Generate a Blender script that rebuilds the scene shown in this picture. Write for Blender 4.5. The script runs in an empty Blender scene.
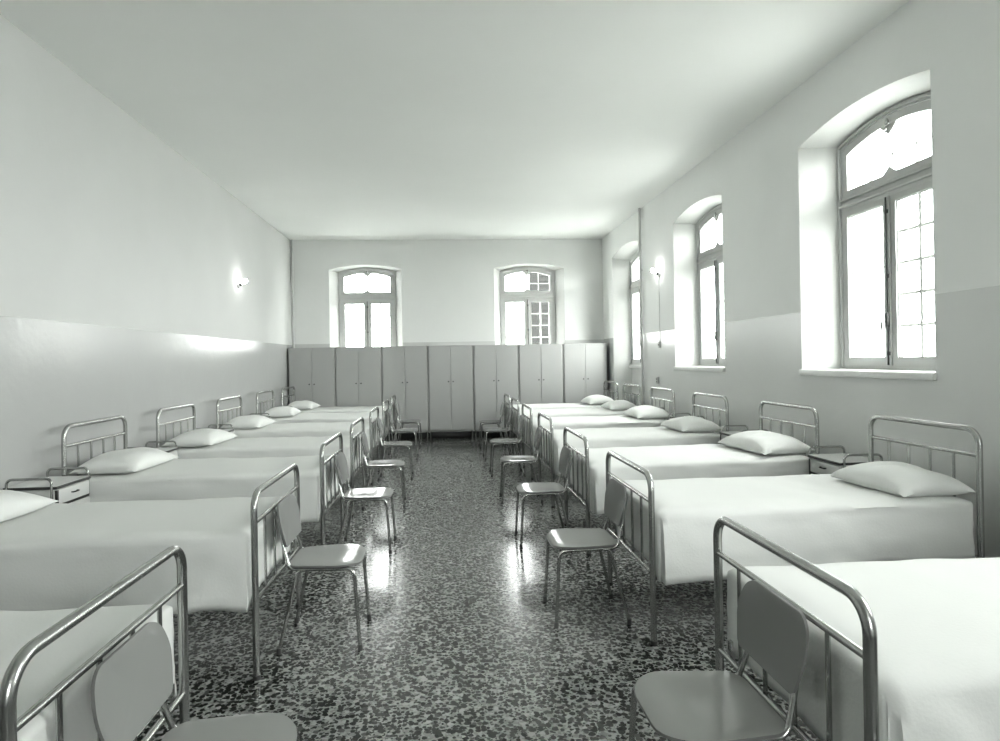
import bpy, bmesh, math, random
from mathutils import Vector, Matrix, noise
from mathutils.geometry import tessellate_polygon

# ------------------------------------------------------------------ camera
scn = bpy.context.scene
COL = scn.collection
F_PX, CX, CY, ROLL, YAW, EYE = 619.1, 487.5, 360.0, 0.018, -0.069, 1.52
cam_d = bpy.data.cameras.new('camera'); cam = bpy.data.objects.new('camera', cam_d)
COL.objects.link(cam); scn.camera = cam
cam_d.sensor_fit = 'HORIZONTAL'; cam_d.sensor_width = 36.0
cam_d.lens = F_PX / 1000 * 36.0
cam_d.clip_start = 0.05; cam_d.clip_end = 300
right = Vector((math.cos(YAW), math.sin(YAW), 0)); fwd = Vector((-math.sin(YAW), math.cos(YAW), 0)); up = Vector((0, 0, 1))
# roll of the print: the picture is turned counter-clockwise by ROLL
cr, sr = math.cos(ROLL), math.sin(ROLL)
r2 = right * cr - up * sr
u2 = right * sr + up * cr
M = Matrix((r2, u2, -fwd)).transposed().to_4x4(); M.translation = Vector((0, 0, EYE))
cam.matrix_world = M
cam_d.shift_x = (500.0 - CX) / 1000.0
cam_d.shift_y = -(370.5 - CY) / 1000.0

# ------------------------------------------------------------------ world, light, exposure
SKY, GLOW = 23.5, 27.0
w = bpy.data.worlds.new('overcast_sky'); scn.world = w; w.use_nodes = True
wn = w.node_tree.nodes; wl = w.node_tree.links
bg = wn['Background']; bg.inputs['Color'].default_value = (0.985, 1.0, 0.99, 1); bg.inputs['Strength'].default_value = SKY
# the overcast is brighter towards the veiled sun, outside the windows and behind the viewer
tcw = wn.new('ShaderNodeTexCoord'); dp = wn.new('ShaderNodeVectorMath'); dp.operation = 'DOT_PRODUCT'
dp.inputs[1].default_value = Vector((.58, -.76, .30)).normalized()
wl.new(tcw.outputs['Generated'], dp.inputs[0])
cl = wn.new('ShaderNodeMath'); cl.operation = 'MAXIMUM'; cl.inputs[1].default_value = 0.0; wl.new(dp.outputs['Value'], cl.inputs[0])
pw = wn.new('ShaderNodeMath'); pw.operation = 'POWER'; pw.inputs[1].default_value = 4.0; wl.new(cl.outputs[0], pw.inputs[0])
ma = wn.new('ShaderNodeMath'); ma.operation = 'MULTIPLY_ADD'; ma.inputs[1].default_value = GLOW; ma.inputs[2].default_value = SKY
wl.new(pw.outputs[0], ma.inputs[0]); wl.new(ma.outputs[0], bg.inputs['Strength'])
vs = scn.view_settings
vs.view_transform = 'Standard'; vs.look = 'None'; vs.gamma = 1.0; vs.use_curve_mapping = False
vs.exposure = 0.08

WL, WR, YB, YF, HC = -2.935, 3.183, 12.198, -2.6, 3.904
LOCK_Y = 11.724
WIN_R = [1.53, 4.57, 7.61, 10.65]           # centres of the windows of the right wall
WIN_B = [-1.515, 1.70]                       # centres of the windows of the back wall
DEPTH = 0.27                                 # window plane behind the inner wall face
WIN_FILL = [1.62]                               # centre of an unseen window, added behind the viewer for fill light
def portal(loc, rot, sx, sz):
    l = bpy.data.lights.new('daylight_portal', 'AREA'); l.shape = 'RECTANGLE'; l.size = sx; l.size_y = sz
    l.cycles.is_portal = True
    o = bpy.data.objects.new('daylight_portal', l); COL.objects.link(o); o.location = loc; o.rotation_euler = rot
for y in WIN_R: portal((WR + 0.44, y, 2.38), (0, math.pi / 2, 0), 2.1, 1.25)
for x in WIN_FILL: portal((x, YF - .44, 2.38), (math.pi / 2, 0, 0), 1.15, 2.1)
for x in WIN_B: portal((x, YB + 0.44, 2.38), (-math.pi / 2, 0, 0), 1.15, 2.1)

# ------------------------------------------------------------------ materials
def mat(name, col, rough=0.5, metal=0.0, spec=0.5, coat=0.0, coat_r=0.1, bump=0, bscale=40, var=0, vscale=4):
    m = bpy.data.materials.new(name); m.use_nodes = True; nt = m.node_tree; b = nt.nodes['Principled BSDF']
    c = (col * 0.985, col, col * 0.975) if not isinstance(col, tuple) else col
    b.inputs['Base Color'].default_value = (*c, 1); b.inputs['Roughness'].default_value = rough
    b.inputs['Metallic'].default_value = metal; b.inputs['Specular IOR Level'].default_value = spec
    b.inputs['Coat Weight'].default_value = coat; b.inputs['Coat Roughness'].default_value = coat_r
    tc = nt.nodes.new('ShaderNodeTexCoord')
    if var:
        n = nt.nodes.new('ShaderNodeTexNoise'); n.inputs['Scale'].default_value = vscale; n.inputs['Detail'].default_value = 5
        nt.links.new(tc.outputs['Object'], n.inputs['Vector'])
        mr = nt.nodes.new('ShaderNodeMapRange'); mr.inputs['To Min'].default_value = 1 - var; mr.inputs['To Max'].default_value = 1 + var
        nt.links.new(n.outputs['Fac'], mr.inputs['Value'])
        mx = nt.nodes.new('ShaderNodeVectorMath'); mx.operation = 'SCALE'; mx.inputs[0].default_value = c
        nt.links.new(mr.outputs[0], mx.inputs['Scale']); nt.links.new(mx.outputs[0], b.inputs['Base Color'])
    if bump:
        n2 = nt.nodes.new('ShaderNodeTexNoise'); n2.inputs['Scale'].default_value = bscale; n2.inputs['Detail'].default_value = 4
        nt.links.new(tc.outputs['Object'], n2.inputs['Vector'])
        bp = nt.nodes.new('ShaderNodeBump'); bp.inputs['Strength'].default_value = bump; bp.inputs['Distance'].default_value = 0.01
        nt.links.new(n2.outputs['Fac'], bp.inputs['Height']); nt.links.new(bp.outputs[0], b.inputs['Normal'])
    return m

def wall_mat(name, split, top=.76, low=.60):
    """matt distemper above, slightly darker gloss paint below the dado line"""
    m = mat(name, 0.62, 0.9, spec=0.2); nt = m.node_tree; b = nt.nodes['Principled BSDF']
    geo = nt.nodes.new('ShaderNodeNewGeometry'); sep = nt.nodes.new('ShaderNodeSeparateXYZ')
    nt.links.new(geo.outputs['Position'], sep.inputs[0])
    lt = nt.nodes.new('ShaderNodeMath'); lt.operation = 'LESS_THAN'; lt.inputs[1].default_value = split
    nt.links.new(sep.outputs['Z'], lt.inputs[0])
    n = nt.nodes.new('ShaderNodeTexNoise'); n.inputs['Scale'].default_value = 1.3; n.inputs['Detail'].default_value = 6
    nt.links.new(geo.outputs['Position'], n.inputs['Vector'])
    mx = nt.nodes.new('ShaderNodeMix'); mx.data_type = 'RGBA'
    mx.inputs['A'].default_value = (top * .985, top, top * .98, 1); mx.inputs['B'].default_value = (low * .985, low, low * .98, 1)
    nt.links.new(lt.outputs[0], mx.inputs['Factor'])
    mr = nt.nodes.new('ShaderNodeMapRange'); mr.inputs['To Min'].default_value = 0.95; mr.inputs['To Max'].default_value = 1.05
    nt.links.new(n.outputs['Fac'], mr.inputs['Value'])
    sc = nt.nodes.new('ShaderNodeVectorMath'); sc.operation = 'SCALE'
    nt.links.new(mx.outputs['Result'], sc.inputs[0]); nt.links.new(mr.outputs[0], sc.inputs['Scale'])
    nt.links.new(sc.outputs[0], b.inputs['Base Color'])
    ro = nt.nodes.new('ShaderNodeMapRange'); ro.inputs['To Min'].default_value = 0.85; ro.inputs['To Max'].default_value = 0.24
    nt.links.new(lt.outputs[0], ro.inputs['Value']); nt.links.new(ro.outputs[0], b.inputs['Roughness'])
    sp = nt.nodes.new('ShaderNodeMapRange'); sp.inputs['To Min'].default_value = 0.15; sp.inputs['To Max'].default_value = 0.5
    nt.links.new(lt.outputs[0], sp.inputs['Value']); nt.links.new(sp.outputs[0], b.inputs['Specular IOR Level'])
    n3 = nt.nodes.new('ShaderNodeTexNoise'); n3.inputs['Scale'].default_value = 9; n3.inputs['Detail'].default_value = 5
    nt.links.new(geo.outputs['Position'], n3.inputs['Vector'])
    bp = nt.nodes.new('ShaderNodeBump'); bp.inputs['Strength'].default_value = 0.25; bp.inputs['Distance'].default_value = 0.01
    nt.links.new(n3.outputs['Fac'], bp.inputs['Height']); nt.links.new(bp.outputs[0], b.inputs['Normal'])
    return m

def terrazzo():
    m = mat('terrazzo', 0.3, 0.2); nt = m.node_tree; b = nt.nodes['Principled BSDF']; N = nt.nodes.new; L = nt.links.new
    geo = N('ShaderNodeNewGeometry')
    ns = N('ShaderNodeTexNoise'); ns.inputs['Scale'].default_value = 40; ns.inputs['Detail'].default_value = 2
    L(geo.outputs['Position'], ns.inputs['Vector'])
    sub = N('ShaderNodeVectorMath'); sub.operation = 'SUBTRACT'; sub.inputs[1].default_value = (.5, .5, .5); L(ns.outputs['Color'], sub.inputs[0])
    scl = N('ShaderNodeVectorMath'); scl.operation = 'SCALE'; scl.inputs['Scale'].default_value = 0.016; L(sub.outputs[0], scl.inputs[0])
    add = N('ShaderNodeVectorMath'); L(geo.outputs['Position'], add.inputs[0]); L(scl.outputs[0], add.inputs[1])
    def layer(scale):
        v = N('ShaderNodeTexVoronoi'); v.voronoi_dimensions = '2D'; v.inputs['Scale'].default_value = scale; v.inputs['Randomness'].default_value = 1
        L(add.outputs[0], v.inputs['Vector'])
        e = N('ShaderNodeTexVoronoi'); e.voronoi_dimensions = '2D'; e.feature = 'DISTANCE_TO_EDGE'; e.inputs['Scale'].default_value = scale
        L(add.outputs[0], e.inputs['Vector'])
        return v, e
    v, e = layer(40)
    sep = N('ShaderNodeSeparateColor'); L(v.outputs['Color'], sep.inputs[0])
    cr_ = N('ShaderNodeValToRGB'); cr_.color_ramp.interpolation = 'CONSTANT'
    els = cr_.color_ramp.elements; els[0].position = 0; els[0].color = (.010, .012, .010, 1); els[1].position = .55; els[1].color = (.030, .033, .030, 1)
    for p, c in ((.78, .08), (.88, .22), (.93, .34)):
        k = els.new(p); k.color = (c * .98, c, c * .97, 1)
    L(sep.outputs[0], cr_.inputs[0])
    v2, e2 = layer(120)
    sep2 = N('ShaderNodeSeparateColor'); L(v2.outputs['Color'], sep2.inputs[0])
    cr2 = N('ShaderNodeValToRGB'); cr2.color_ramp.interpolation = 'CONSTANT'
    e2s = cr2.color_ramp.elements; e2s[0].position = 0; e2s[0].color = (.04, .045, .04, 1); e2s[1].position = .14; e2s[1].color = (.20, .21, .20, 1)
    k = e2s.new(.5); k.color = (.29, .30, .29, 1)
    L(sep2.outputs[0], cr2.inputs[0])
    thr = N('ShaderNodeMath'); thr.operation = 'MULTIPLY_ADD'; thr.inputs[1].default_value = .42; thr.inputs[2].default_value = .24; L(sep.outputs[1], thr.inputs[0])
    lt = N('ShaderNodeMath'); lt.operation = 'GREATER_THAN'; L(v.outputs['Distance'], lt.inputs[0]); L(thr.outputs[0], lt.inputs[1])
    mx = N('ShaderNodeMix'); mx.data_type = 'RGBA'; L(lt.outputs[0], mx.inputs['Factor']); L(cr_.outputs[0], mx.inputs['A']); L(cr2.outputs[0], mx.inputs['B'])
    L(mx.outputs['Result'], b.inputs['Base Color'])
    b.inputs['Specular IOR Level'].default_value = 0.42
    b.inputs['Roughness'].default_value = 0.19
    return m

def glass_mat():
    m = bpy.data.materials.new('window_glass'); m.use_nodes = True; nt = m.node_tree; nt.nodes.clear()
    o = nt.nodes.new('ShaderNodeOutputMaterial'); t = nt.nodes.new('ShaderNodeBsdfTransparent'); g = nt.nodes.new('ShaderNodeBsdfGlossy')
    g.inputs['Roughness'].default_value = 0.02; f = nt.nodes.new('ShaderNodeFresnel'); f.inputs[0].default_value = 1.45
    t.inputs[0].default_value = (.95, .96, .95, 1)
    mx = nt.nodes.new('ShaderNodeMixShader'); gm = nt.nodes.new('ShaderNodeNewGeometry'); mu = nt.nodes.new('ShaderNodeMath'); mu.operation = 'MULTIPLY_ADD'; mu.inputs[1].default_value = -1; mu.inputs[2].default_value = 1
    nt.links.new(gm.outputs['Backfacing'], mu.inputs[0]); m2 = nt.nodes.new('ShaderNodeMath'); m2.operation = 'MULTIPLY'
    nt.links.new(mu.outputs[0], m2.inputs[0]); nt.links.new(f.outputs[0], m2.inputs[1]); nt.links.new(m2.outputs[0], mx.inputs[0]); nt.links.new(t.outputs[0], mx.inputs[1]); nt.links.new(g.outputs[0], mx.inputs[2])
    nt.links.new(mx.outputs[0], o.inputs[0]); return m

M_WALL = wall_mat('painted_wall_lit', 1.895, .86, .68)  # one paint on all walls; lightened here in place of stronger light
M_WALL_L = wall_mat('painted_plain_wall_shaded', 1.872, .60, .42)  # same paint darkened, so shade on the plain wall sits in the colour
M_WALL_B = wall_mat('painted_end_wall_shaded', 1.89, .70, .55)  # same paint, toned between the two to even out the light
M_REVEAL_B = mat('grey_reveal_plaster', 0.52, 0.85, spec=0.2, bump=.15, bscale=12)
M_REVEAL = mat('white_reveal_plaster', 0.64, 0.85, spec=0.2, bump=.15, bscale=12)
M_CEIL = mat('ceiling_plaster', 0.93, 0.95, spec=0.1, var=.03, vscale=1.0)
M_FLOOR = terrazzo()
M_BASE = mat('black_baseboard_paint', 0.025, 0.4)
M_WOOD = mat('window_frame_paint', 0.50, 0.45, var=.06, vscale=6)
M_WOOD2 = mat('light_window_bar_paint', 0.85, 0.45)
M_SILL = mat('sill_stone', 0.72, 0.4)
M_IRON = mat('dark_iron', 0.05, 0.4, metal=0.6)
M_GLASS = glass_mat()
M_CHROME = mat('chromed_tube', 0.43, 0.24, metal=1.0)
M_FRAME = mat('bed_tube_metal', 0.41, 0.27, metal=1.0)
M_CLOTH = mat('white_cotton_bedspread', 0.74, 0.9, spec=0.15, bump=.10, bscale=90)
M_PILLOW = mat('white_cotton_pillowcase', 0.75, 0.9, spec=0.15, bump=.12, bscale=60)
M_TICK = mat('mattress_ticking', 0.6, 0.9)
M_LAM = mat('grey_laminate', 0.26, 0.13, spec=0.5)
M_LAMEDGE = mat('laminate_edge', 0.16, 0.5)
M_NS = mat('cream_enamel_panel', 0.62, 0.35)
M_NSTOP = mat('nightstand_laminate_top', 0.60, 0.25)
M_DARK = mat('dark_edge_strip', 0.03, 0.4)
M_LOCK = mat('grey_locker_enamel', 0.35, 0.38, var=.02, vscale=3)
M_LOCKEDGE = mat('locker_seam', 0.10, 0.6)
M_PIPE = mat('painted_pipe', 0.58, 0.4)
M_PLASTIC = mat('grey_bakelite', 0.36, 0.4)
M_RUB = mat('black_rubber', 0.03, 0.6)
M_FACADE = mat('dark_facade_boards', 0.02, 1.0, spec=0.0)
M_GROUND = mat('yard_gravel', 0.55, 0.95, var=.2, vscale=2)
def bulb_mat():
    m = bpy.data.materials.new('lit_bulb_glass'); m.use_nodes = True; b = m.node_tree.nodes['Principled BSDF']
    b.inputs['Base Color'].default_value = (1, 1, 1, 1); b.inputs['Emission Color'].default_value = (1, .99, .97, 1); b.inputs['Emission Strength'].default_value = 60
    return m
M_BULB = bulb_mat()

# ------------------------------------------------------------------ mesh helpers
def finish(name, bm, m, parent=None, smooth=True, angle=40):
    bmesh.ops.recalc_face_normals(bm, faces=bm.faces)
    me = bpy.data.meshes.new(name); bm.to_mesh(me); bm.free()
    for k in (m if isinstance(m, (list, tuple)) else [m]): me.materials.append(k)
    if smooth:
        for p in me.polygons: p.use_smooth = True
        me.set_sharp_from_angle(angle=math.radians(angle))
    o = bpy.data.objects.new(name, me); COL.objects.link(o)
    if parent is not None: o.parent = parent
    return o
def empty(name, loc=(0, 0, 0), rz=0):
    o = bpy.data.objects.new(name, None); COL.objects.link(o); o.location = loc; o.rotation_euler = (0, 0, rz); o.empty_display_size = .1
    return o
def tag(o, label=None, cat=None, group=None, kind=None):
    if label: o['label'] = label
    if cat: o['category'] = cat
    if group: o['group'] = group
    if kind: o['kind'] = kind
    return o
def box(bm, x0, x1, y0, y1, z0, z1, bev=0, mi=0, seg=2):
    b2 = bmesh.new()
    vs_ = [b2.verts.new(p) for p in ((x0, y0, z0), (x1, y0, z0), (x1, y1, z0), (x0, y1, z0), (x0, y0, z1), (x1, y0, z1), (x1, y1, z1), (x0, y1, z1))]
    for f in ((0, 3, 2, 1), (4, 5, 6, 7), (0, 1, 5, 4), (1, 2, 6, 5), (2, 3, 7, 6), (3, 0, 4, 7)): b2.faces.new([vs_[i] for i in f])
    if bev: bmesh.ops.bevel(b2, geom=b2.edges[:], offset=bev, segments=seg, affect='EDGES', profile=.5)
    merge(bm, b2, mi)
def merge(bm, b2, mi=0, mtx=None):
    mp = {}
    for v in b2.verts: mp[v] = bm.verts.new(mtx @ v.co if mtx else v.co)
    for f in b2.faces:
        try: nf = bm.faces.new([mp[v] for v in f.verts]); nf.material_index = mi if mi else f.material_index
        except ValueError: pass
    b2.free()
def round_path(pts, rad, n=6):
    """polyline with filleted corners; rad: float or list per inner point"""
    P = [Vector(p) for p in pts]; out = [P[0]]
    for i in range(1, len(P) - 1):
        r = rad[i - 1] if isinstance(rad, (list, tuple)) else rad
        a = (P[i - 1] - P[i]); b = (P[i + 1] - P[i]); la, lb = a.length, b.length; a.normalize(); b.normalize()
        ang = a.angle(b); t = min(r / math.tan(ang / 2) if ang < 3.1 else 0, la * .49, lb * .49)
        if t < 1e-5: out.append(P[i]); continue
        A, B = P[i] + a * t, P[i] + b * t
        rr = t * math.tan(ang / 2); bis = (a + b).normalized(); C = P[i] + bis * (rr / math.sin(ang / 2))
        va, vb = A - C, B - C; tot = va.angle(vb); ax = va.cross(vb).normalized()
        for k in range(n + 1): out.append(C + Matrix.Rotation(tot * k / n, 3, ax) @ va)
    out.append(P[-1]); return out
def tube(bm, pts, r, seg=10, mi=0, caps=True):
    P = [Vector(p) for p in pts]; rings = []; prev = None
    for i, p in enumerate(P):
        t = (P[min(i + 1, len(P) - 1)] - P[max(i - 1, 0)]).normalized()
        if prev is None:
            a = Vector((0, 0, 1)) if abs(t.z) < .9 else Vector((1, 0, 0)); n = t.cross(a).normalized()
        else:
            n = (prev - t * prev.dot(t)).normalized()
        prev = n; b = t.cross(n)
        rr = r[i] if isinstance(r, (list, tuple)) else r
        rings.append([bm.verts.new(p + (n * math.cos(2 * math.pi * k / seg) + b * math.sin(2 * math.pi * k / seg)) * rr) for k in range(seg)])
    for a, b in zip(rings, rings[1:]):
        for k in range(seg):
            f = bm.faces.new((a[k], a[(k + 1) % seg], b[(k + 1) % seg], b[k])); f.material_index = mi
    if caps:
        for rg in (rings[0], rings[-1]):
            f = bm.faces.new(rg); f.material_index = mi
def sphere(bm, c, rx, ry, rz, mi=0, u=14, v=8):
    b2 = bmesh.new(); bmesh.ops.create_uvsphere(b2, u_segments=u, v_segments=v, radius=1)
    merge(bm, b2, mi, Matrix.Translation(c) @ Matrix.Diagonal((rx, ry, rz, 1)))

# ------------------------------------------------------------------ room shell
bm = bmesh.new(); box(bm, WL - .3, WR + .46, YF - .46, YB + .46, -.25, 0); tag(finish('floor', bm, M_FLOOR, smooth=False), kind='structure')
bm = bmesh.new(); box(bm, WL - .3, WR + .46, YF - .46, YB + .46, HC, HC + .3); tag(finish('ceiling', bm, M_CEIL, smooth=False), kind='structure')
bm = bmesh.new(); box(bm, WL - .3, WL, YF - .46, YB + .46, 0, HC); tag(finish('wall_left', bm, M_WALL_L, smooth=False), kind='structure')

Z0, ZS, ZA = 1.375, 3.315, 3.405      # sill, springing, apex of the frame arch
def arch_pts(hw, z0, zs, za, n=20):
    """outline of a segmental-arched opening, counter-clockwise from lower left"""
    rise = za - zs; R = (hw * hw + rise * rise) / (2 * rise); cz = za - R; a = math.asin(hw / R)
    pts = [(-hw, z0), (hw, z0)]
    for k in range(n + 1):
        t = a - 2 * a * k / n
        pts.append((R * math.sin(t), cz + R * math.cos(t)))
    return pts
def pierced_wall(name, length0, length1, holes, place, thick=.46):
    """wall slab with arched, splayed window openings. holes: (centre, hw_in, z0_in, hw_frame)"""
    bm = bmesh.new()
    def P(a, z, d): return place(a, z, d)
    outer = [(length0, 0), (length1, 0), (length1, HC), (length0, HC)]
    for side in (0, 1):
        loops = [[Vector((a, z, 0)) for a, z in outer]]
        for c, hwi, z0i, hwf, zsi, zai in holes:
            o = arch_pts(hwi, z0i, zsi, zai) if side == 0 else arch_pts(hwf - .04, Z0, ZS - .03, ZA - .03)
            loops.append([Vector((c + a, z, 0)) for a, z in reversed(o)])
        flat = [p for l in loops for p in l]
        vv = [bm.verts.new(P(p.x, p.y, 0 if side == 0 else thick)) for p in flat]
        for t in tessellate_polygon(loops):
            try: bm.faces.new([vv[i] for i in t])
            except ValueError: pass
    for c, hwi, z0i, hwf, zsi, zai in holes:
        a = arch_pts(hwi, z0i, zsi, zai); b = arch_pts(hwf, Z0 if z0i > .1 else .001, ZS, ZA); d = arch_pts(hwf, Z0, ZS, ZA); e = arch_pts(hwf - .04, Z0, ZS - .03, ZA - .03)
        rings = []
        for pts, dep in ((a, 0), (b, DEPTH), (d, DEPTH + (.06 if z0i > .1 else 0)), (e, thick)):
            rings.append([bm.verts.new(P(c + x, z, dep)) for x, z in pts])
        for q, (r0, r1) in enumerate(zip(rings, rings[1:])):
            if q == 1 and z0i < .1:      # niche: the wall under the sill stands back in the window plane
                f = bm.faces.new((r0[0], r0[1], r1[1], r1[0])); continue
            for k in range(len(r0)):
                f = bm.faces.new((r0[k], r0[(k + 1) % len(r0)], r1[(k + 1) % len(r0)], r1[k])); f.material_index = 1
    for (a0, z0), (a1, z1) in zip(outer, outer[1:] + outer[:1]):
        bm.faces.new([bm.verts.new(P(*q)) for q in ((a0, z0, 0), (a1, z1, 0), (a1, z1, thick), (a0, z0, thick))])
    bmesh.ops.remove_doubles(bm, verts=bm.verts, dist=1e-5)
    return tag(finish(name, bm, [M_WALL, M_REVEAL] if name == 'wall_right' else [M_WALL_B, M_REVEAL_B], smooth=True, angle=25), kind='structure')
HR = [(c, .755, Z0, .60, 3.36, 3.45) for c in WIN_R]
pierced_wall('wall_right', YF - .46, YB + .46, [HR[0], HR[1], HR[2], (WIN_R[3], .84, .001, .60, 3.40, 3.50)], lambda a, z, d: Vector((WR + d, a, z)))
pierced_wall('wall_back', WL, WR, [(c, .70, Z0, .56, 3.325, 3.42) for c in WIN_B], lambda a, z, d: Vector((a, YB + d, z)))

pierced_wall('wall_front', WL, WR, [(c, .70, Z0, .56, 3.325, 3.42) for c in WIN_FILL], lambda a, z, d: Vector((a, YF - d, z)))  # the window opening here is added to let in fill light
for nm, a in (('baseboard_left', (WL, WL + .012, YF, YB)), ('baseboard_right', (WR - .012, WR, YF, YB)), ('baseboard_back', (WL, WR, YB - .012, YB)), ('baseboard_front', (WL, WR, YF, YF + .012))):
    bm = bmesh.new(); box(bm, *a, 0, .12, .003); tag(finish(nm, bm, M_BASE), kind='structure')

# ------------------------------------------------------------------ windows: local x across, z up, y outwards, origin at the frame plane
def prism(bm, outline_out, outline_in, y0, y1, mi=0):
    """ring between two outlines with the same number of points, extruded in y"""
    n = len(outline_out)
    A = [bm.verts.new((x, y0, z)) for x, z in outline_out]; B = [bm.verts.new((x, y0, z)) for x, z in outline_in]
    C = [bm.verts.new((x, y1, z)) for x, z in outline_out]; D = [bm.verts.new((x, y1, z)) for x, z in outline_in]
    for k in range(n):
        j = (k + 1) % n
        for q in ((A[k], A[j], B[j], B[k]), (C[k], D[k], D[j], C[j]), (A[k], C[k], C[j], A[j]), (B[k], B[j], D[j], D[k])):
            f = bm.faces.new(q); f.material_index = mi
def bosses_and_bars(bm, xs, zs, x0, x1, z0, z1f, y, r):
    for x in xs: tube(bm, [(x, y, z0), (x, y, z1f(x))], r, 6)
    for z in zs: tube(bm, [(x0, y, z), (x1, y, z)], r * .85, 6)
    for x in xs:
        for z in zs: sphere(bm, (x, y, z), r * 1.0 + .008, r * 1.2, r * 1.0 + .008, 0, 8, 6)
def build_window(name, loc, rz, hw, label):
    root = empty(name, loc, rz); tag(root, kind='structure')
    zt0, zt1 = 2.735, 2.86        # transom
    bm = bmesh.new()
    prism(bm, arch_pts(hw, Z0, ZS, ZA), arch_pts(hw - .045, Z0 + .04, ZS - .045, ZA - .045), 0, .06)
    prism(bm, arch_pts(hw - .012, Z0 + .012, ZS - .012, ZA - .012), arch_pts(hw - .03, Z0 + .03, ZS - .03, ZA - .03), -.018, .0)
    box(bm, -hw + .04, hw - .04, 0, .06, zt0, zt1, .004)
    box(bm, -hw + .03, hw - .03, -.022, .0, zt0 + .03, zt0 + .055, .006); box(bm, -hw + .03, hw - .03, -.016, .0, zt1 - .035, zt1 - .02, .005)
    finish('window_frame', bm, M_WOOD, root, angle=25)
    # top light with its scrolled drops
    bm = bmesh.new()
    zi, za = ZS - .05, ZA - .05
    prism(bm, arch_pts(hw - .045, zt1, zi, za), arch_pts(hw - .105, zt1 + .05, zi - .055, za - .06), .005, .05)
    for sgn, zc in ((1, za - .065), (-1, zt1 + .05)):
        pts = [(-.085, 0), (.085, 0), (.045, -.045), (0, -.075), (-.045, -.045)] if sgn > 0 else [(-.075, 0), (.075, 0), (.035, .03), (0, .055), (-.035, .03)]
        lo = [bm.verts.new((x, .008, zc + z)) for x, z in pts]; hi = [bm.verts.new((x, .046, zc + z)) for x, z in pts]
        bm.faces.new(lo); bm.faces.new(hi)
        for k in range(5): bm.faces.new((lo[k], lo[(k + 1) % 5], hi[(k + 1) % 5], hi[k]))
    finish('top_light_sash', bm, M_WOOD, root, angle=25)
    g = hw - .105
    rise = za - zi; 
    def ztop(x): return za - .06 - rise * (x / (hw - .1)) ** 2
    bm = bmesh.new(); bosses_and_bars(bm, (-.25, 0, .25) if hw > .57 else (-.23, 0, .23), (3.06,), -g, g, zt1 + .05, ztop, .04, .009)
    finish('glazing_bars', bm, M_WOOD2, root)
    bm = bmesh.new(); sphere(bm, (0, -.004, za - .05), .016, .014, .03); tube(bm, [(0, -.006, za - .02), (0, -.016, za - .075)], .006, 6); sphere(bm, (0, -.016, za - .1), .013, .013, .013)
    finish('top_light_latch', bm, M_CHROME, root)
    # two casements
    for s in (-1, 1):
        bm = bmesh.new(); xa, xb = sorted((s * .008, s * (hw - .045)))
        o_ = [(xa, Z0 + .04), (xb, Z0 + .04), (xb, zt0), (xa, zt0)]
        i_ = [(xa + .06, Z0 + .105), (xb - .06, Z0 + .105), (xb - .06, zt0 - .05), (xa + .06, zt0 - .05)]
        prism(bm, o_, i_, .0, .045)
        i2 = [(x + (.008 if x < (xa + xb) / 2 else -.008), z + (.008 if z < 2 else -.008)) for x, z in i_]
        prism(bm, i_, i2, .012, .038)
        cs = finish('casement', bm, M_WOOD, root, angle=25)
        bm = bmesh.new(); wdt = xb - xa - .12
        xs = [xa + .06 + wdt * f for f in (.5,)] + [xa + .06 + .012 if s < 0 else xb - .06 - .012]
        bosses_and_bars(bm, xs, [1.725, 1.965, 2.205, 2.445], xa + .06, xb - .06, Z0 + .105, lambda x: zt0 - .05, .034, .016 if s > 0 else .005)
        finish('glazing_bars', bm, M_WOOD2, cs)
        bm = bmesh.new(); box(bm, xa + .05, xb - .05, .024, .028, Z0 + .095, zt0 - .04); finish('pane', bm, M_GLASS, cs, smooth=False)
    bm = bmesh.new()
    o_ = arch_pts(hw - .098, zt1 + .045, zi - .05, za - .055); A = [bm.verts.new((x, .024, z)) for x, z in o_]; B = [bm.verts.new((x, .028, z)) for x, z in o_]
    bm.faces.new(A); bm.faces.new(B)
    for k in range(len(A)): bm.faces.new((A[k], A[(k + 1) % len(A)], B[(k + 1) % len(A)], B[k]))
    finish('pane', bm, M_GLASS, root, smooth=False)
    # meeting astragal and espagnolette
    bm = bmesh.new(); box(bm, -.016, .016, -.016, .0, Z0 + .045, zt0, .004); finish('astragal', bm, M_WOOD, root)
    bm = bmesh.new(); tube(bm, [(0, -.026, Z0 + .05), (0, -.026, zt0 - .01)], .0065, 8)
    for z in (1.5, 2.1, 2.6): box(bm, -.014, .014, -.028, -.014, z, z + .03, .003)
    box(bm, -.014, .014, -.04, -.016, 1.72, 1.83, .004); tube(bm, [(0, -.04, 1.76), (0, -.075, 1.76), (.0, -.08, 1.68)], .007, 8)
    finish('espagnolette', bm, M_IRON, root)
    return root
def sill(parent, hw_out, hw_in, niche=False):
    bm = bmesh.new()
    if not niche:
        box(bm, -hw_out - .004, hw_out + .012, -DEPTH - .03, -DEPTH + .01, Z0 - .04, Z0 + .010, .008)
        v = [(-hw_out, -DEPTH + .005), (hw_out, -DEPTH + .005), (hw_in, -.001), (-hw_in, -.001)]
    else:
        box(bm, -hw_in - .02, hw_in + .02, -.05, .0, Z0 - .05, Z0 + .012, .008); v = None
    if v:
        lo = [bm.verts.new((x, y, Z0 + .001)) for x, y in v]; hi = [bm.verts.new((x, y, Z0 + .012)) for x, y in v]
        bm.faces.new(lo); bm.faces.new(hi)
        for k in range(4): bm.faces.new((lo[k], lo[(k + 1) % 4], hi[(k + 1) % 4], hi[k]))
    finish('window_sill', bm, M_SILL, parent)
k = 0
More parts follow.
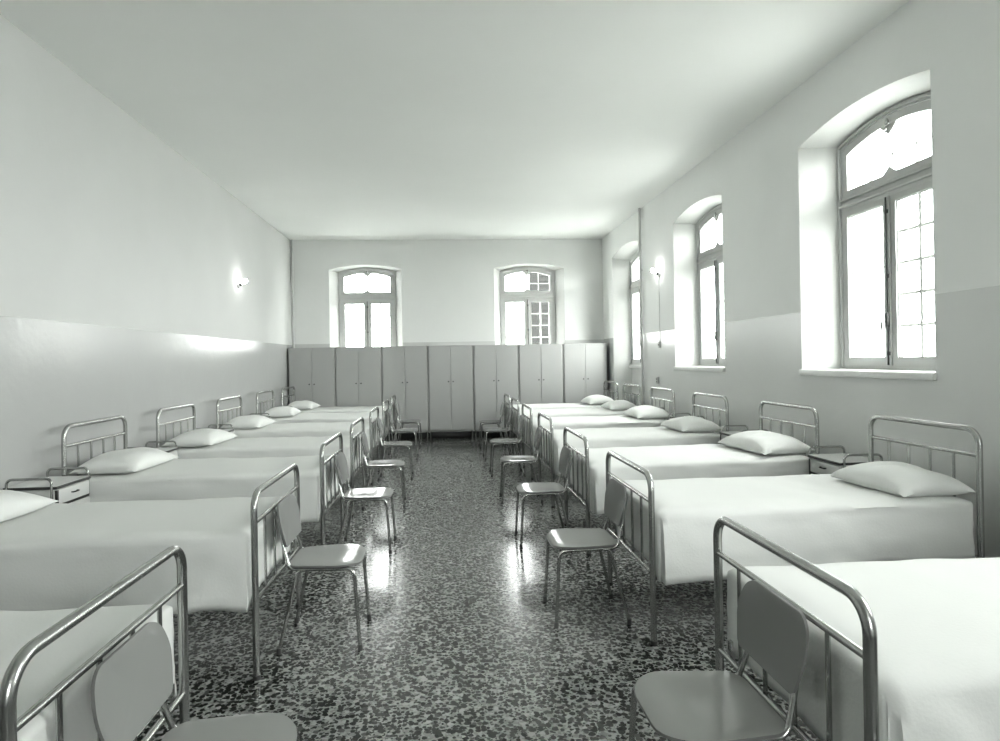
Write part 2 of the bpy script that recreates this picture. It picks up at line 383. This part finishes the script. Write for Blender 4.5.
for c in WIN_R:
    k += 1; wo = build_window('window_%d' % k, (WR + DEPTH, c, 0), -math.pi / 2, .60, ''); sill(wo, .755 if k < 4 else .84, .60, k == 4)
for c in WIN_B:
    k += 1; wo = build_window('window_%d' % k, (c, YB + DEPTH, 0), 0, .56, ''); sill(wo, .70, .56)
for c in WIN_FILL:
    k += 1; wo = build_window('window_%d' % k, (c, YF - DEPTH, 0), math.pi, .56, ''); sill(wo, .70, .56)  # unseen window, added to brighten the foreground

# outside: yard, and the dark house seen through the right leaf of the back window
bm = bmesh.new(); box(bm, -60, 60, -60, 80, -4.3, -4.0); tag(finish('ground', bm, M_GROUND, smooth=False), kind='structure')
t = empty('building', (4.4, 21, -4)); tag(t, 'dark boarded house outside, seen through the window behind the lockers', 'building')
bm = bmesh.new(); box(bm, -1.22, 1.3, 0, 1.8, 0, 11)
for i in range(66): box(bm, -1.23, 1.31, -.03, .02, .1 + i * .165, .1 + i * .165 + .075)
finish('wall', bm, M_FACADE, t, smooth=False)
bm = bmesh.new(); v = [bm.verts.new(p) for p in ((-1.3, -.2, 11), (1.5, -.2, 11), (1.5, 2.0, 11), (-1.3, 2.0, 11), (-1.3, .9, 12), (1.5, .9, 12))]
for f in ((0, 3, 2, 1), (0, 1, 5, 4), (3, 4, 5, 2), (0, 4, 3), (1, 2, 5)): bm.faces.new([v[i] for i in f])
finish('roof', bm, M_FACADE, t, smooth=False)

# ------------------------------------------------------------------ service pipes, lamps, switches
def wall_pipe(x, y, r, label, wall_dx, wall_dy, z0=0.0):
    bm = bmesh.new(); tube(bm, [(x, y, z0), (x, y, HC)], r, 12)
    for z in (2.02, 3.3): tube(bm, [(x, y, z), (x, y, z + .03)], r * 1.35, 12)
    o = finish('heating_pipe', bm, M_PIPE); tag(o, label, 'pipe')
    for z in (1.0, 2.9):
        b = bmesh.new(); tube(b, [(x, y, z), (x, y, z + .02)], r * 1.5, 12); box(b, min(x, x + wall_dx), max(x, x + wall_dx) + .001, min(y, y + wall_dy) - .008, max(y, y + wall_dy) + .008, z, z + .02)
        finish('pipe_clip', b, M_PIPE, o)
wall_pipe(WL + .04, YB - .04, .016, 'thin painted pipe in the corner behind the first locker', -.039, 0)
wall_pipe(WR - .035, 9.71, .019, 'tall painted pipe on the windowed wall between two windows', .034, 0)

def wall_lamp(x, y, z, s, label):
    t = empty('wall_lamp', (x, y, z), 0 if s > 0 else math.pi); tag(t, label, 'lamp', 'bare bulb wall lamps')
    bm = bmesh.new(); tube(bm, [(0, 0, 0), (.012, 0, 0), (.02, 0, 0)], [.045, .045, .03], 20)
    finish('wall_plate', bm, M_PLASTIC, t)
    bm = bmesh.new(); tube(bm, [(.018, 0, 0), (.032, 0, .004)], .010, 10); tube(bm, [(.022, 0, -.004), (.052, 0, .018)], [.020, .022], 14)
    finish('lamp_holder', bm, M_IRON, t)
    bm = bmesh.new(); b2 = bmesh.new(); tube(b2, [(0, 0, .0), (0, 0, .02), (0, 0, .035), (0, 0, .055), (0, 0, .075), (0, 0, .092), (0, 0, .1)], [.013, .014, .024, .031, .029, .018, .004], 16)
    merge(bm, b2, 0, Matrix.Translation((.048, 0, .014)) @ Matrix.Rotation(math.radians(52), 4, 'Y'))
    finish('bulb', bm, M_BULB, t)
wall_lamp(WL, 9.1, 2.66, 1, 'lit bare bulb on a dark bracket high on the plain wall')
wall_lamp(WR, 8.93, 2.74, -1, 'lit bare bulb high on the windowed wall beside the tall pipe')
bm = bmesh.new(); tube(bm, [(WR - .006, 8.95, 1.74), (WR - .006, 8.95, 2.70)], .004, 8); tag(finish('cable_conduit', bm, M_PIPE), 'thin conduit running down the windowed wall from the lamp', 'conduit')
def wall_box(name, y, z, h, wd, label, cat, rocker):
    t = empty(name, (WR, y, z), math.pi); tag(t, label, cat)
    bm = bmesh.new(); box(bm, 0, .02, -wd, wd, -h, h, .004); finish('cover_plate', bm, M_PLASTIC, t)
    bm = bmesh.new()
    if rocker: box(bm, .02, .028, -.012, .012, .01, .03, .002); box(bm, .02, .028, -.012, .012, -.03, -.01, .002)
    else: tube(bm, [(.02, 0, 0), (.028, 0, 0)], .012, 12)
    finish('switch_knob' if not rocker else 'socket_insert', bm, M_LOCKEDGE, t)
wall_box('wall_switch', 8.97, 1.70, .045, .04, 'small grey switch box just below the dado line, under the lamp', 'switch', False)
wall_box('wall_socket', 9.08, 1.17, .05, .045, 'small grey socket box low on the windowed wall above a headboard', 'socket', True)

# ------------------------------------------------------------------ lockers
UW = .861; LX0 = -2.905
lock_names = ['first in the row, touching the plain wall', 'second in the row from the plain wall', 'third in the row from the plain wall', 'in the middle of the row of seven',
              'third in the row from the windowed wall', 'second in the row from the windowed wall', 'last in the row, beside the windowed wall']
def locker(i):
    t = empty('locker', (LX0 + UW * (i + .5), LOCK_Y, 0)); tag(t, 'grey two-door metal locker, ' + lock_names[i], 'locker', 'grey lockers along the back wall')
    h = UW / 2 - .003; z0, z1, d = .185, 1.81, .40
    bm = bmesh.new(); box(bm, -h, h, .022, d, z0, z1, .004); finish('body', bm, M_LOCK, t, angle=12)
    for s in (-1, 1):
        bm = bmesh.new(); xa, xb = sorted((s * .003, s * (h - .022)))
        box(bm, xa, xb, .0, .0215, z0 + .03, z1 - .012, .005); do = finish('door', bm, M_LOCK, t, angle=12)
        bm = bmesh.new(); x = s * .045; tube(bm, [(x, .001, 1.125), (x, -.012, 1.125), (x, -.02, 1.125), (x, -.026, 1.125)], [.006, .006, .013, .009], 10); finish('knob', bm, M_IRON, do)
        for y in (.045, d - .03):
            bm = bmesh.new(); x = s * (h - .028); tube(bm, [(x, y, z0 + .001), (x, y, .012)], .0125, 10); tube(bm, [(x, y, .014), (x, y, 0)], .016, 10, 0); finish('leg', bm, M_CHROME, t)
for i in range(7): locker(i)

# ------------------------------------------------------------------ beds (local: foot rail at x=0, head at x=BL, y across, floor z=0)
BL, BW = 1.845, .435
def bed_end(root, name, x, ztop, zmid):
    bm = bmesh.new(); r = .0165
    tube(bm, round_path([(x, -BW, 0.012), (x, -BW, ztop), (x, BW, ztop), (x, BW, .012)], .085, 8), r, 12)
    tube(bm, [(x, -BW, zmid), (x, BW, zmid)], .0115, 10); tube(bm, [(x, -BW, .375), (x, BW, .375)], .0125, 10)
    o = finish(name, bm, M_FRAME, root)
    for k in (-1.5, -.5, .5, 1.5):
        b = bmesh.new(); y = k * .174; tube(b, [(x, y, .385), (x, y, zmid - .008)], .0078, 8); finish('bar', b, M_FRAME, o)
    for s in (-1, 1):
        b = bmesh.new(); tube(b, [(x, s * BW, .0), (x, s * BW, .022)], .0195, 12); finish('foot_cap', b, M_RUB, o)
    return o
def make_bed(label):
    t = empty('hospital_bed'); tag(t, label, 'bed')
    bed_end(t, 'footboard', 0, .894, .752); bed_end(t, 'headboard', BL, 1.088, .945)
    for s in (-1, 1):
        bm = bmesh.new(); box(bm, .012, BL - .012, s * (BW - .055) - .012, s * (BW - .055) + .012, .39, .43, .003); finish('side_rail', bm, M_FRAME, t)
    bm = bmesh.new()
    for k in range(15): x = .1 + k * (BL - .2) / 14; tube(bm, [(x, -BW + .055, .425), (x, BW - .055, .425)], .005, 6)
    finish('spring_base', bm, M_FRAME, t)
    bm = bmesh.new(); box(bm, .07, BL - .06, -BW + .06, BW - .06, .44, .655, .04, seg=3); finish('mattress', bm, M_TICK, t)
    return t
def make_spread(seed):
    rnd = random.Random(seed); off = Vector((rnd.uniform(-50, 50), rnd.uniform(-50, 50), 0))
    x0, x1, hy = .022, BL - .03, BW + .002; r = .032; ZT = .710
    N = 0; out = []; nrm = []; arc = []
    def add(x, y, nx, ny): out.append((x, y)); nrm.append((nx, ny))
    nl, nwd, nc = 56, 26, 8
    # rounded rectangle, counter-clockwise
    corners = [(x1 - r, -hy + r, -90), (x1 - r, hy - r, 0), (x0 + r, hy - r, 90), (x0 + r, -hy + r, 180)]
    segs = [((x0 + r, -hy), (x1 - r, -hy), nl, (0, -1)), ((x1, -hy + r), (x1, hy - r), nwd, (1, 0)), ((x1 - r, hy), (x0 + r, hy), nl, (0, 1)), ((x0, hy - r), (x0, -hy + r), nwd, (-1, 0))]
    for sgm, cn in zip(segs, corners):
        a, b, n, nn = sgm
        for k in range(n): add(a[0] + (b[0] - a[0]) * k / n, a[1] + (b[1] - a[1]) * k / n, *nn)
        for k in range(nc):
            an = math.radians(cn[2] + 90 * k / nc); add(cn[0] + r * math.cos(an), cn[1] + r * math.sin(an), math.cos(an), math.sin(an))
    n = len(out); bm = bmesh.new()
    def nz(p, s, a): return noise.noise(Vector(p) * s + off) * a
    rings = []
    # top rings: from the spine outwards
    for f in (0.0, .12, .25, .38, .5, .62, .72, .8, .87, .925, .965):
        ring = []
        for (x, y), (nx, ny) in zip(out, nrm):
            ex = 0.0
            yy = y * f
            xx = x if f > 0 else x
            xc = (x0 + x1) / 2; xh = (x1 - x0) / 2
            # spine keeps its length while the ring shrinks to it
            sx = (x - xc) * (1 - (1 - f) * hy / xh); xx = xc + sx
            z = ZT + nz((xx, yy, 0), 2.2, .011) + nz((xx, yy * .6, 1), 6, .005) * (.5 + f)
            edge = max(0, (f - .78) / .22); z -= .022 * edge ** 2
            ring.append(bm.verts.new((xx, yy, z)))
        rings.append(ring)
    # rolled edge and hanging sides
    cum = 0
    ph = rnd.uniform(0, 6)
    levels = [(.004, .030), (.014, .050), (.022, .082), (.028, .12), (.035, .17), (.041, .22), (.047, .27), (.052, .31), (.057, .345), (.061, .380)]
    for li, (o_, d) in enumerate(levels):
        ring = []; f = li / (len(levels) - 1)
        for i, ((x, y), (nx, ny)) in enumerate(zip(out, nrm)):
            side = abs(ny); foot = max(0, -nx); head = max(0, nx)
            t = (x - x0) / (x1 - x0)
            hem = (.372 - .055 * t) * (1 if side > .5 else 1)            # longer at the foot
            if foot > .9: hem = .30
            hem = .372 - .055 * t if side > .05 else (.31 if foot > .5 else .24)
            if 0.05 < side < .95: hem = (.372 - .055 * t) * side + .31 * (1 - side) + (.02 * math.sin(math.pi * side) if foot > 0 else 0)
            dd = d / .380 * (hem + .008)
            o_ = o_ * (1 - .6 * t)
            wv = (1 - .55 * t) * math.sin(x * 5.1 + ph) * .5 + math.sin(x * 11.3 + ph * 2.1) * .3 + nz((x, y, 3), 3.5, .6)
            flare = o_ * 1.05 * side + wv * .024 * f * side
            if 0.05 < side < .98 and foot > 0: flare += .02 * f * math.sin(math.pi * side)
            crease = nz((x * .8, y, d * 5), 5, .010) + nz((x * .7 + d * 1.5, y, d * 2.5), 12, .006) + .022 * math.exp(-((t - .06 - d * .25) / .035) ** 2) * f * (.6 + .4 * math.sin(ph))
            hemw = nz((x, y, 7), 4, .020) * f + nz((x, y, 8), 13, .006) * f
            px = x + nx * (crease * .4) + (nx * flare if foot <= 0 else max(nx * flare, -.012)) ; py = y + ny * (flare + crease)
            if foot > .5: px = x + nx * -.001 + abs(nz((y * 2, 2, 0), 6, .006))
            ring.append(bm.verts.new((px, py, ZT - dd + hemw)))
        rings.append(ring)
    for a, b in zip(rings, rings[1:]):
        for k in range(n): bm.faces.new((a[k], a[(k + 1) % n], b[(k + 1) % n], b[k]))
    # close the spine
    bmesh.ops.remove_doubles(bm, verts=bm.verts, dist=1e-4)
    be = [e for e in bm.edges if e.is_boundary and e.verts[0].co.z > .6 and e.verts[1].co.z > .6]
    if be: bmesh.ops.holes_fill(bm, edges=be, sides=400)
    o = finish('bedspread', bm, M_CLOTH, angle=75)
    md = o.modifiers.new('thickness', 'SOLIDIFY'); md.thickness = .004; md.offset = -1
    return o
def make_pillow(seed):
    rnd = random.Random(seed); off = Vector((rnd.uniform(-50, 50), 3, 0)); bm = bmesh.new()
    A, B, H = .235, .35, .084; nu, nv = 26, 34
    g = {}
    for s in (0, 1):
        for i in range(nu + 1):
            for j in range(nv + 1):
                u = -1 + 2 * i / nu; v = -1 + 2 * j / nv
                if s and (i in (0, nu) or j in (0, nv)): g[s, i, j] = g[0, i, j]; continue
                pin = 1 - .085 * (1 - v * v) * abs(u) ** 2 ; pin2 = 1 - .06 * (1 - u * u) * abs(v) ** 2
                x = A * u * (1 - .10 * (1 - abs(v) ** 2) * u * u + .02); y = B * v * (1 - .07 * (1 - abs(u) ** 2) * v * v + .02)
                e = max(0, (1 - abs(u) ** 2.2)) ** .52 * max(0, (1 - abs(v) ** 2.4)) ** .52
                puff = e * (1 + noise.noise(Vector((x * 5, y * 4, s)) + off) * .22 + noise.noise(Vector((x * 14, y * 12, s)) + off) * .05)
                if s == 0: z = .042 + H * 1.22 * puff + .012 * (1 - e) * noise.noise(Vector((x * 6, y * 6, 9)) + off)
                else: z = .042 - .040 * min(1, puff * 1.9)
                z += -.02 * (abs(u) ** 3) * (abs(v) ** 3)
                g[s, i, j] = bm.verts.new((x, y, max(.002, z)))
    for s in (0, 1):
        for i in range(nu):
            for j in range(nv): bm.faces.new((g[s, i, j], g[s, i + 1, j], g[s, i + 1, j + 1], g[s, i, j + 1]))
    return finish('pillow', bm, M_PILLOW, angle=80)

# ------------------------------------------------------------------ chair (local: faces +x, origin on the floor under the middle of the legs)
def outline_panel(bm, pts2, thick, fn, mi=0):
    """closed outline -> thin curved slab; pts2 ring of (a,b); fn(a,b,t)->Vector"""
    n = len(pts2); ca = sum(p[0] for p in pts2) / n; cb = sum(p[1] for p in pts2) / n
    for side, t in ((0, 0), (1, thick)):
        c = bm.verts.new(fn(ca, cb, t)); prev = None; first = None
        rs = []
        for f in (.25, .5, .75, .93, 1.0):
            ins = .0015 if f == 1.0 else 0
            rs.append([bm.verts.new(fn(ca + (a - ca) * f, cb + (b - cb) * f, t + (ins if side == 0 else -ins))) for a, b in pts2])
        for k in range(n): bm.faces.new((c, rs[0][k], rs[0][(k + 1) % n]))
        for r0, r1 in zip(rs, rs[1:]):
            for k in range(n): bm.faces.new((r0[k], r0[(k + 1) % n], r1[(k + 1) % n], r1[k]))
        if side == 0: e0 = rs[-1]
        else: e1 = rs[-1]
    for k in range(n):
        f = bm.faces.new((e0[k], e0[(k + 1) % n], e1[(k + 1) % n], e1[k])); f.material_index = 1
def fillet2(poly, rads, n=7):
    P = [Vector((p[0], p[1], 0)) for p in poly]; out = []
    m = len(P)
    for i in range(m):
        rp = round_path([P[i - 1], P[i], P[(i + 1) % m]], rads[i], n)
        out += [(q.x, q.y) for q in rp[1:-1]]
    return out
def make_chair(label):
    t = empty('tubular_chair'); tag(t, label, 'chair')
    seat = fillet2([(-.165, -.175), (.215, -.212), (.215, .212), (-.165, .175)], [.07, .125, .125, .07])
    bm = bmesh.new()
    outline_panel(bm, seat, .013, lambda a, b, th: Vector((a, b, .449 - th - .012 * max(0, (a - .13) / .08) ** 2 - .006 * math.exp(-((a + .02) / .12) ** 2 - (b / .14) ** 2) + .004)))
    finish('seat', bm, [M_LAM, M_LAMEDGE], t, angle=50)
    bk = fillet2([(-.165, .545), (.165, .545), (.203, .67), (.172, .770), (-.172, .770), (-.203, .67)], [.035, .035, .12, .075, .075, .12])
    bm = bmesh.new()
    def xb(z): return -.150 - (z - .44) * .20
    outline_panel(bm, bk, .012, lambda a, b, th: Vector((xb(b) - th + .35 * a * a, a, b)))
    finish('backrest', bm, [M_LAM, M_LAMEDGE], t, angle=50)
    def side(s):
        return round_path([(xb(.73) - .018, s * .125, .73), (xb(.56) - .020, s * .132, .56), (-.155, s * .155, .427), (.185, s * .182, .427), (.213, s * .195, .012)], [.1, .045, .04], 6)
    bm = bmesh.new()
    for s in (-1, 1):
        p = side(s); tube(bm, p[:-1], .0098, 10)
    tube(bm, [(-.09, -.16, .424), (-.09, .16, .424)], .008, 8); tube(bm, [(.14, -.175, .424), (.14, .175, .424)], .008, 8)
    finish('tube_frame', bm, M_CHROME, t)
    for s in (-1, 1):
        p = side(s)
        bm = bmesh.new(); tube(bm, [p[-2], p[-1]], .0098, 10); lg = finish('leg', bm, M_CHROME, t)
        bm = bmesh.new(); q = p[-1]; tube(bm, [q + Vector((0, 0, .02)), q + Vector((0, 0, -.012))], [.0125, .0135], 10); finish('rubber_foot', bm, M_RUB, lg)
        bm = bmesh.new(); a = Vector((-.10, s * .163, .424)); b = Vector((-.208, s * .194, .012))
        tube(bm, round_path([a + Vector((.03, 0, 0)), a + Vector((-.012, 0, -.004)), b], .03, 5), .0098, 10); lg = finish('leg', bm, M_CHROME, t)
        bm = bmesh.new(); tube(bm, [b + Vector((.0, 0, .02)), b + Vector((0, 0, -.012))], [.0125, .0135], 10); finish('rubber_foot', bm, M_RUB, lg)
    return t

# ------------------------------------------------------------------ nightstand (local: faces +x, back at x=-.34, origin at the front bottom centre)
def make_nightstand(label):
    t = empty('nightstand'); tag(t, label, 'nightstand')
    D, W, ZTOP = .335, .20, .735
    bm = bmesh.new(); box(bm, -D + .01, -.016, -W + .012, W - .012, .11, ZTOP - .022, .004); finish('cabinet', bm, M_NS, t)
    bm = bmesh.new(); box(bm, -D, .004, -W, W, ZTOP - .020, ZTOP - .001, .003); top = finish('top_edge', bm, M_DARK, t)
    bm = bmesh.new(); box(bm, -D + .004, .001, -W + .004, W - .004, ZTOP - .0009, ZTOP + .001); finish('top', bm, M_NSTOP, t, smooth=False)
    bm = bmesh.new(); box(bm, -.0155, .0, -W + .03, W - .016, ZTOP - .125, ZTOP - .028, .003); dr = finish('drawer', bm, M_NS, t)
    bm = bmesh.new(); tube(bm, round_path([(.0, -.03, .665), (.018, -.03, .665), (.018, .03, .665), (.0, .03, .665)], .008, 4), .005, 8); finish('handle', bm, M_IRON, dr)
    bm = bmesh.new(); box(bm, -.0155, -.002, -W + .016, W - .016, ZTOP - .142, ZTOP - .128); box(bm, -.0155, .001, -W + .012, -W + .027, .12, ZTOP - .028); finish('dark_trim', bm, M_DARK, t)
    bm = bmesh.new(); box(bm, -.0155, .0, -W + .03, W - .016, .13, ZTOP - .145, .003); dr = finish('door', bm, M_NS, t)
    bm = bmesh.new(); tube(bm, [(0, -.12, .5), (.012, -.12, .5), (.02, -.12, .5)], [.005, .005, .011], 10); finish('knob', bm, M_IRON, dr)
    for s in (-1, 1):
        bm = bmesh.new(); y = s * (W + .010)
        tube(bm, round_path([(-.022, y, .60), (-.022, y, ZTOP + .055), (-D + .03, y, ZTOP + .055), (-D + .03, y, .60)], .035, 6), .0085, 10)
        for x in (-.022, -D + .03): tube(bm, [(x, y, .605), (x, s * (W - .014), .605)], .0055, 8)
        finish('side_rail', bm, M_CHROME, t)
        for x in (-.035, -D + .03):
            bm = bmesh.new(); tube(bm, [(x, s * (W - .03), .115), (x, s * (W - .03), 0)], [.011, .011], 10); finish('leg', bm, M_CHROME, t)
    return t

def kids(o): return [c for c in COL.objects if c.parent == o]
def dup(o, parent=None, memo=None):
    c = o.copy(); COL.objects.link(c)
    if parent is not None: c.parent = parent
    for ch in [x for x in TREE.get(o.name, [])]: dup(ch, c)
    return c
TREE = {}
def index_tree():
    TREE.clear()
    for o in COL.objects:
        if o.parent is not None: TREE.setdefault(o.parent.name, []).append(o)

YL = [1.37, 3.06, 4.71, 6.19, 7.77, 9.36, 10.77]
YR = [1.485, 3.21, 4.70, 6.26, 7.76, 9.12, 10.36]
XFL, XFR = -.932, 1.078
ordn = ['seventh', 'sixth', 'fifth', 'fourth', 'third', 'second', 'first']
def where(i, side):
    return '%s out from the lockers along the %s wall' % (ordn[i], 'plain' if side == 'left' else 'windowed')
def wall_of(side): return 'plain' if side == 'left' else 'windowed'

bed0 = make_bed('x'); chair0 = make_chair('x'); ns0 = make_nightstand('x')
spreads = [make_spread(s) for s in (3, 8, 15)]; pillows = [make_pillow(s) for s in (2, 5, 11, 23)]
index_tree()
used = set()
def inst(o):
    if o.name in used: return dup(o)
    used.add(o.name); return o
rnd = random.Random(4)
chair_adj = {('left', 0): (-.662, 1.745, .00), ('left', 1): (-.685, 3.505, 0), ('right', 0): (.805, 1.865, 0), ('right', 1): (.815, 3.66, 0.0)}
for side, YY, XF, sg in (('left', YL, XFL, -1), ('right', YR, XFR, 1)):
    for i, y0 in enumerate(YY):
        XF = XFL if sg < 0 else (1.052 if i == 0 else XFR)
        yc = y0 + BW; rz = 0 if sg > 0 else math.pi
        b = inst(bed0); b.location = (XF, yc, 0); b.rotation_euler = (0, 0, rz)
        tag(b, 'metal tube bed, ' + where(i, side), 'bed', 'beds along the %s wall' % wall_of(side))
        s = inst(spreads[(i + (sg > 0)) % 3]); s.location = (XF, yc, 0); s.rotation_euler = (0, 0, rz)
        tag(s, 'white bedspread on the bed ' + where(i, side), 'bedspread', 'bedspreads along the %s wall' % wall_of(side))
        if i > 0:
            p = inst(pillows[(i * 2 + (sg > 0)) % 4]); px = XF + sg * (BL - (.235 if sg > 0 else .262) + rnd.uniform(-.012, .012)); py = yc - .05 + rnd.uniform(-.02, .02)
            p.location = (px, py, .716); p.rotation_euler = (0, 0, rz + rnd.uniform(-.06, .06))
            if sg > 0 and i == 1: p.location = (px, py - .06, .712); p.scale = (.94, .88, .97)
            if sg > 0 and i == 2: p.rotation_euler.z += .12
            tag(p, 'plump white pillow, bed ' + where(i, side), 'pillow', 'pillows along the %s wall' % wall_of(side))
        c = inst(chair0)
        cx, cy, ca = chair_adj.get((side, i), (-sg * 0 + (.80 if sg > 0 else -.665), yc + rnd.uniform(-.01, .02), rnd.uniform(-.05, .05)))
        c.location = (cx, cy, 0); c.rotation_euler = (0, 0, (math.pi if sg > 0 else 0) + ca)
        tag(c, 'grey tubular chair at footboard ' + where(i, side), 'chair', 'chairs along the %s wall' % wall_of(side))
        if i > 1 and not (sg > 0 and i == 6):
            n = inst(ns0); n.location = (WL + .36 if sg < 0 else WR - .36, y0 - .235, 0); n.rotation_euler = (0, 0, 0 if sg < 0 else math.pi)
            tag(n, 'bedside cabinet beside the bed ' + where(i, side), 'nightstand', 'bedside cabinets along the %s wall' % wall_of(side))
for o in [bed0, chair0, ns0] + spreads + pillows:
    if o.name not in used: print('UNUSED', o.name)
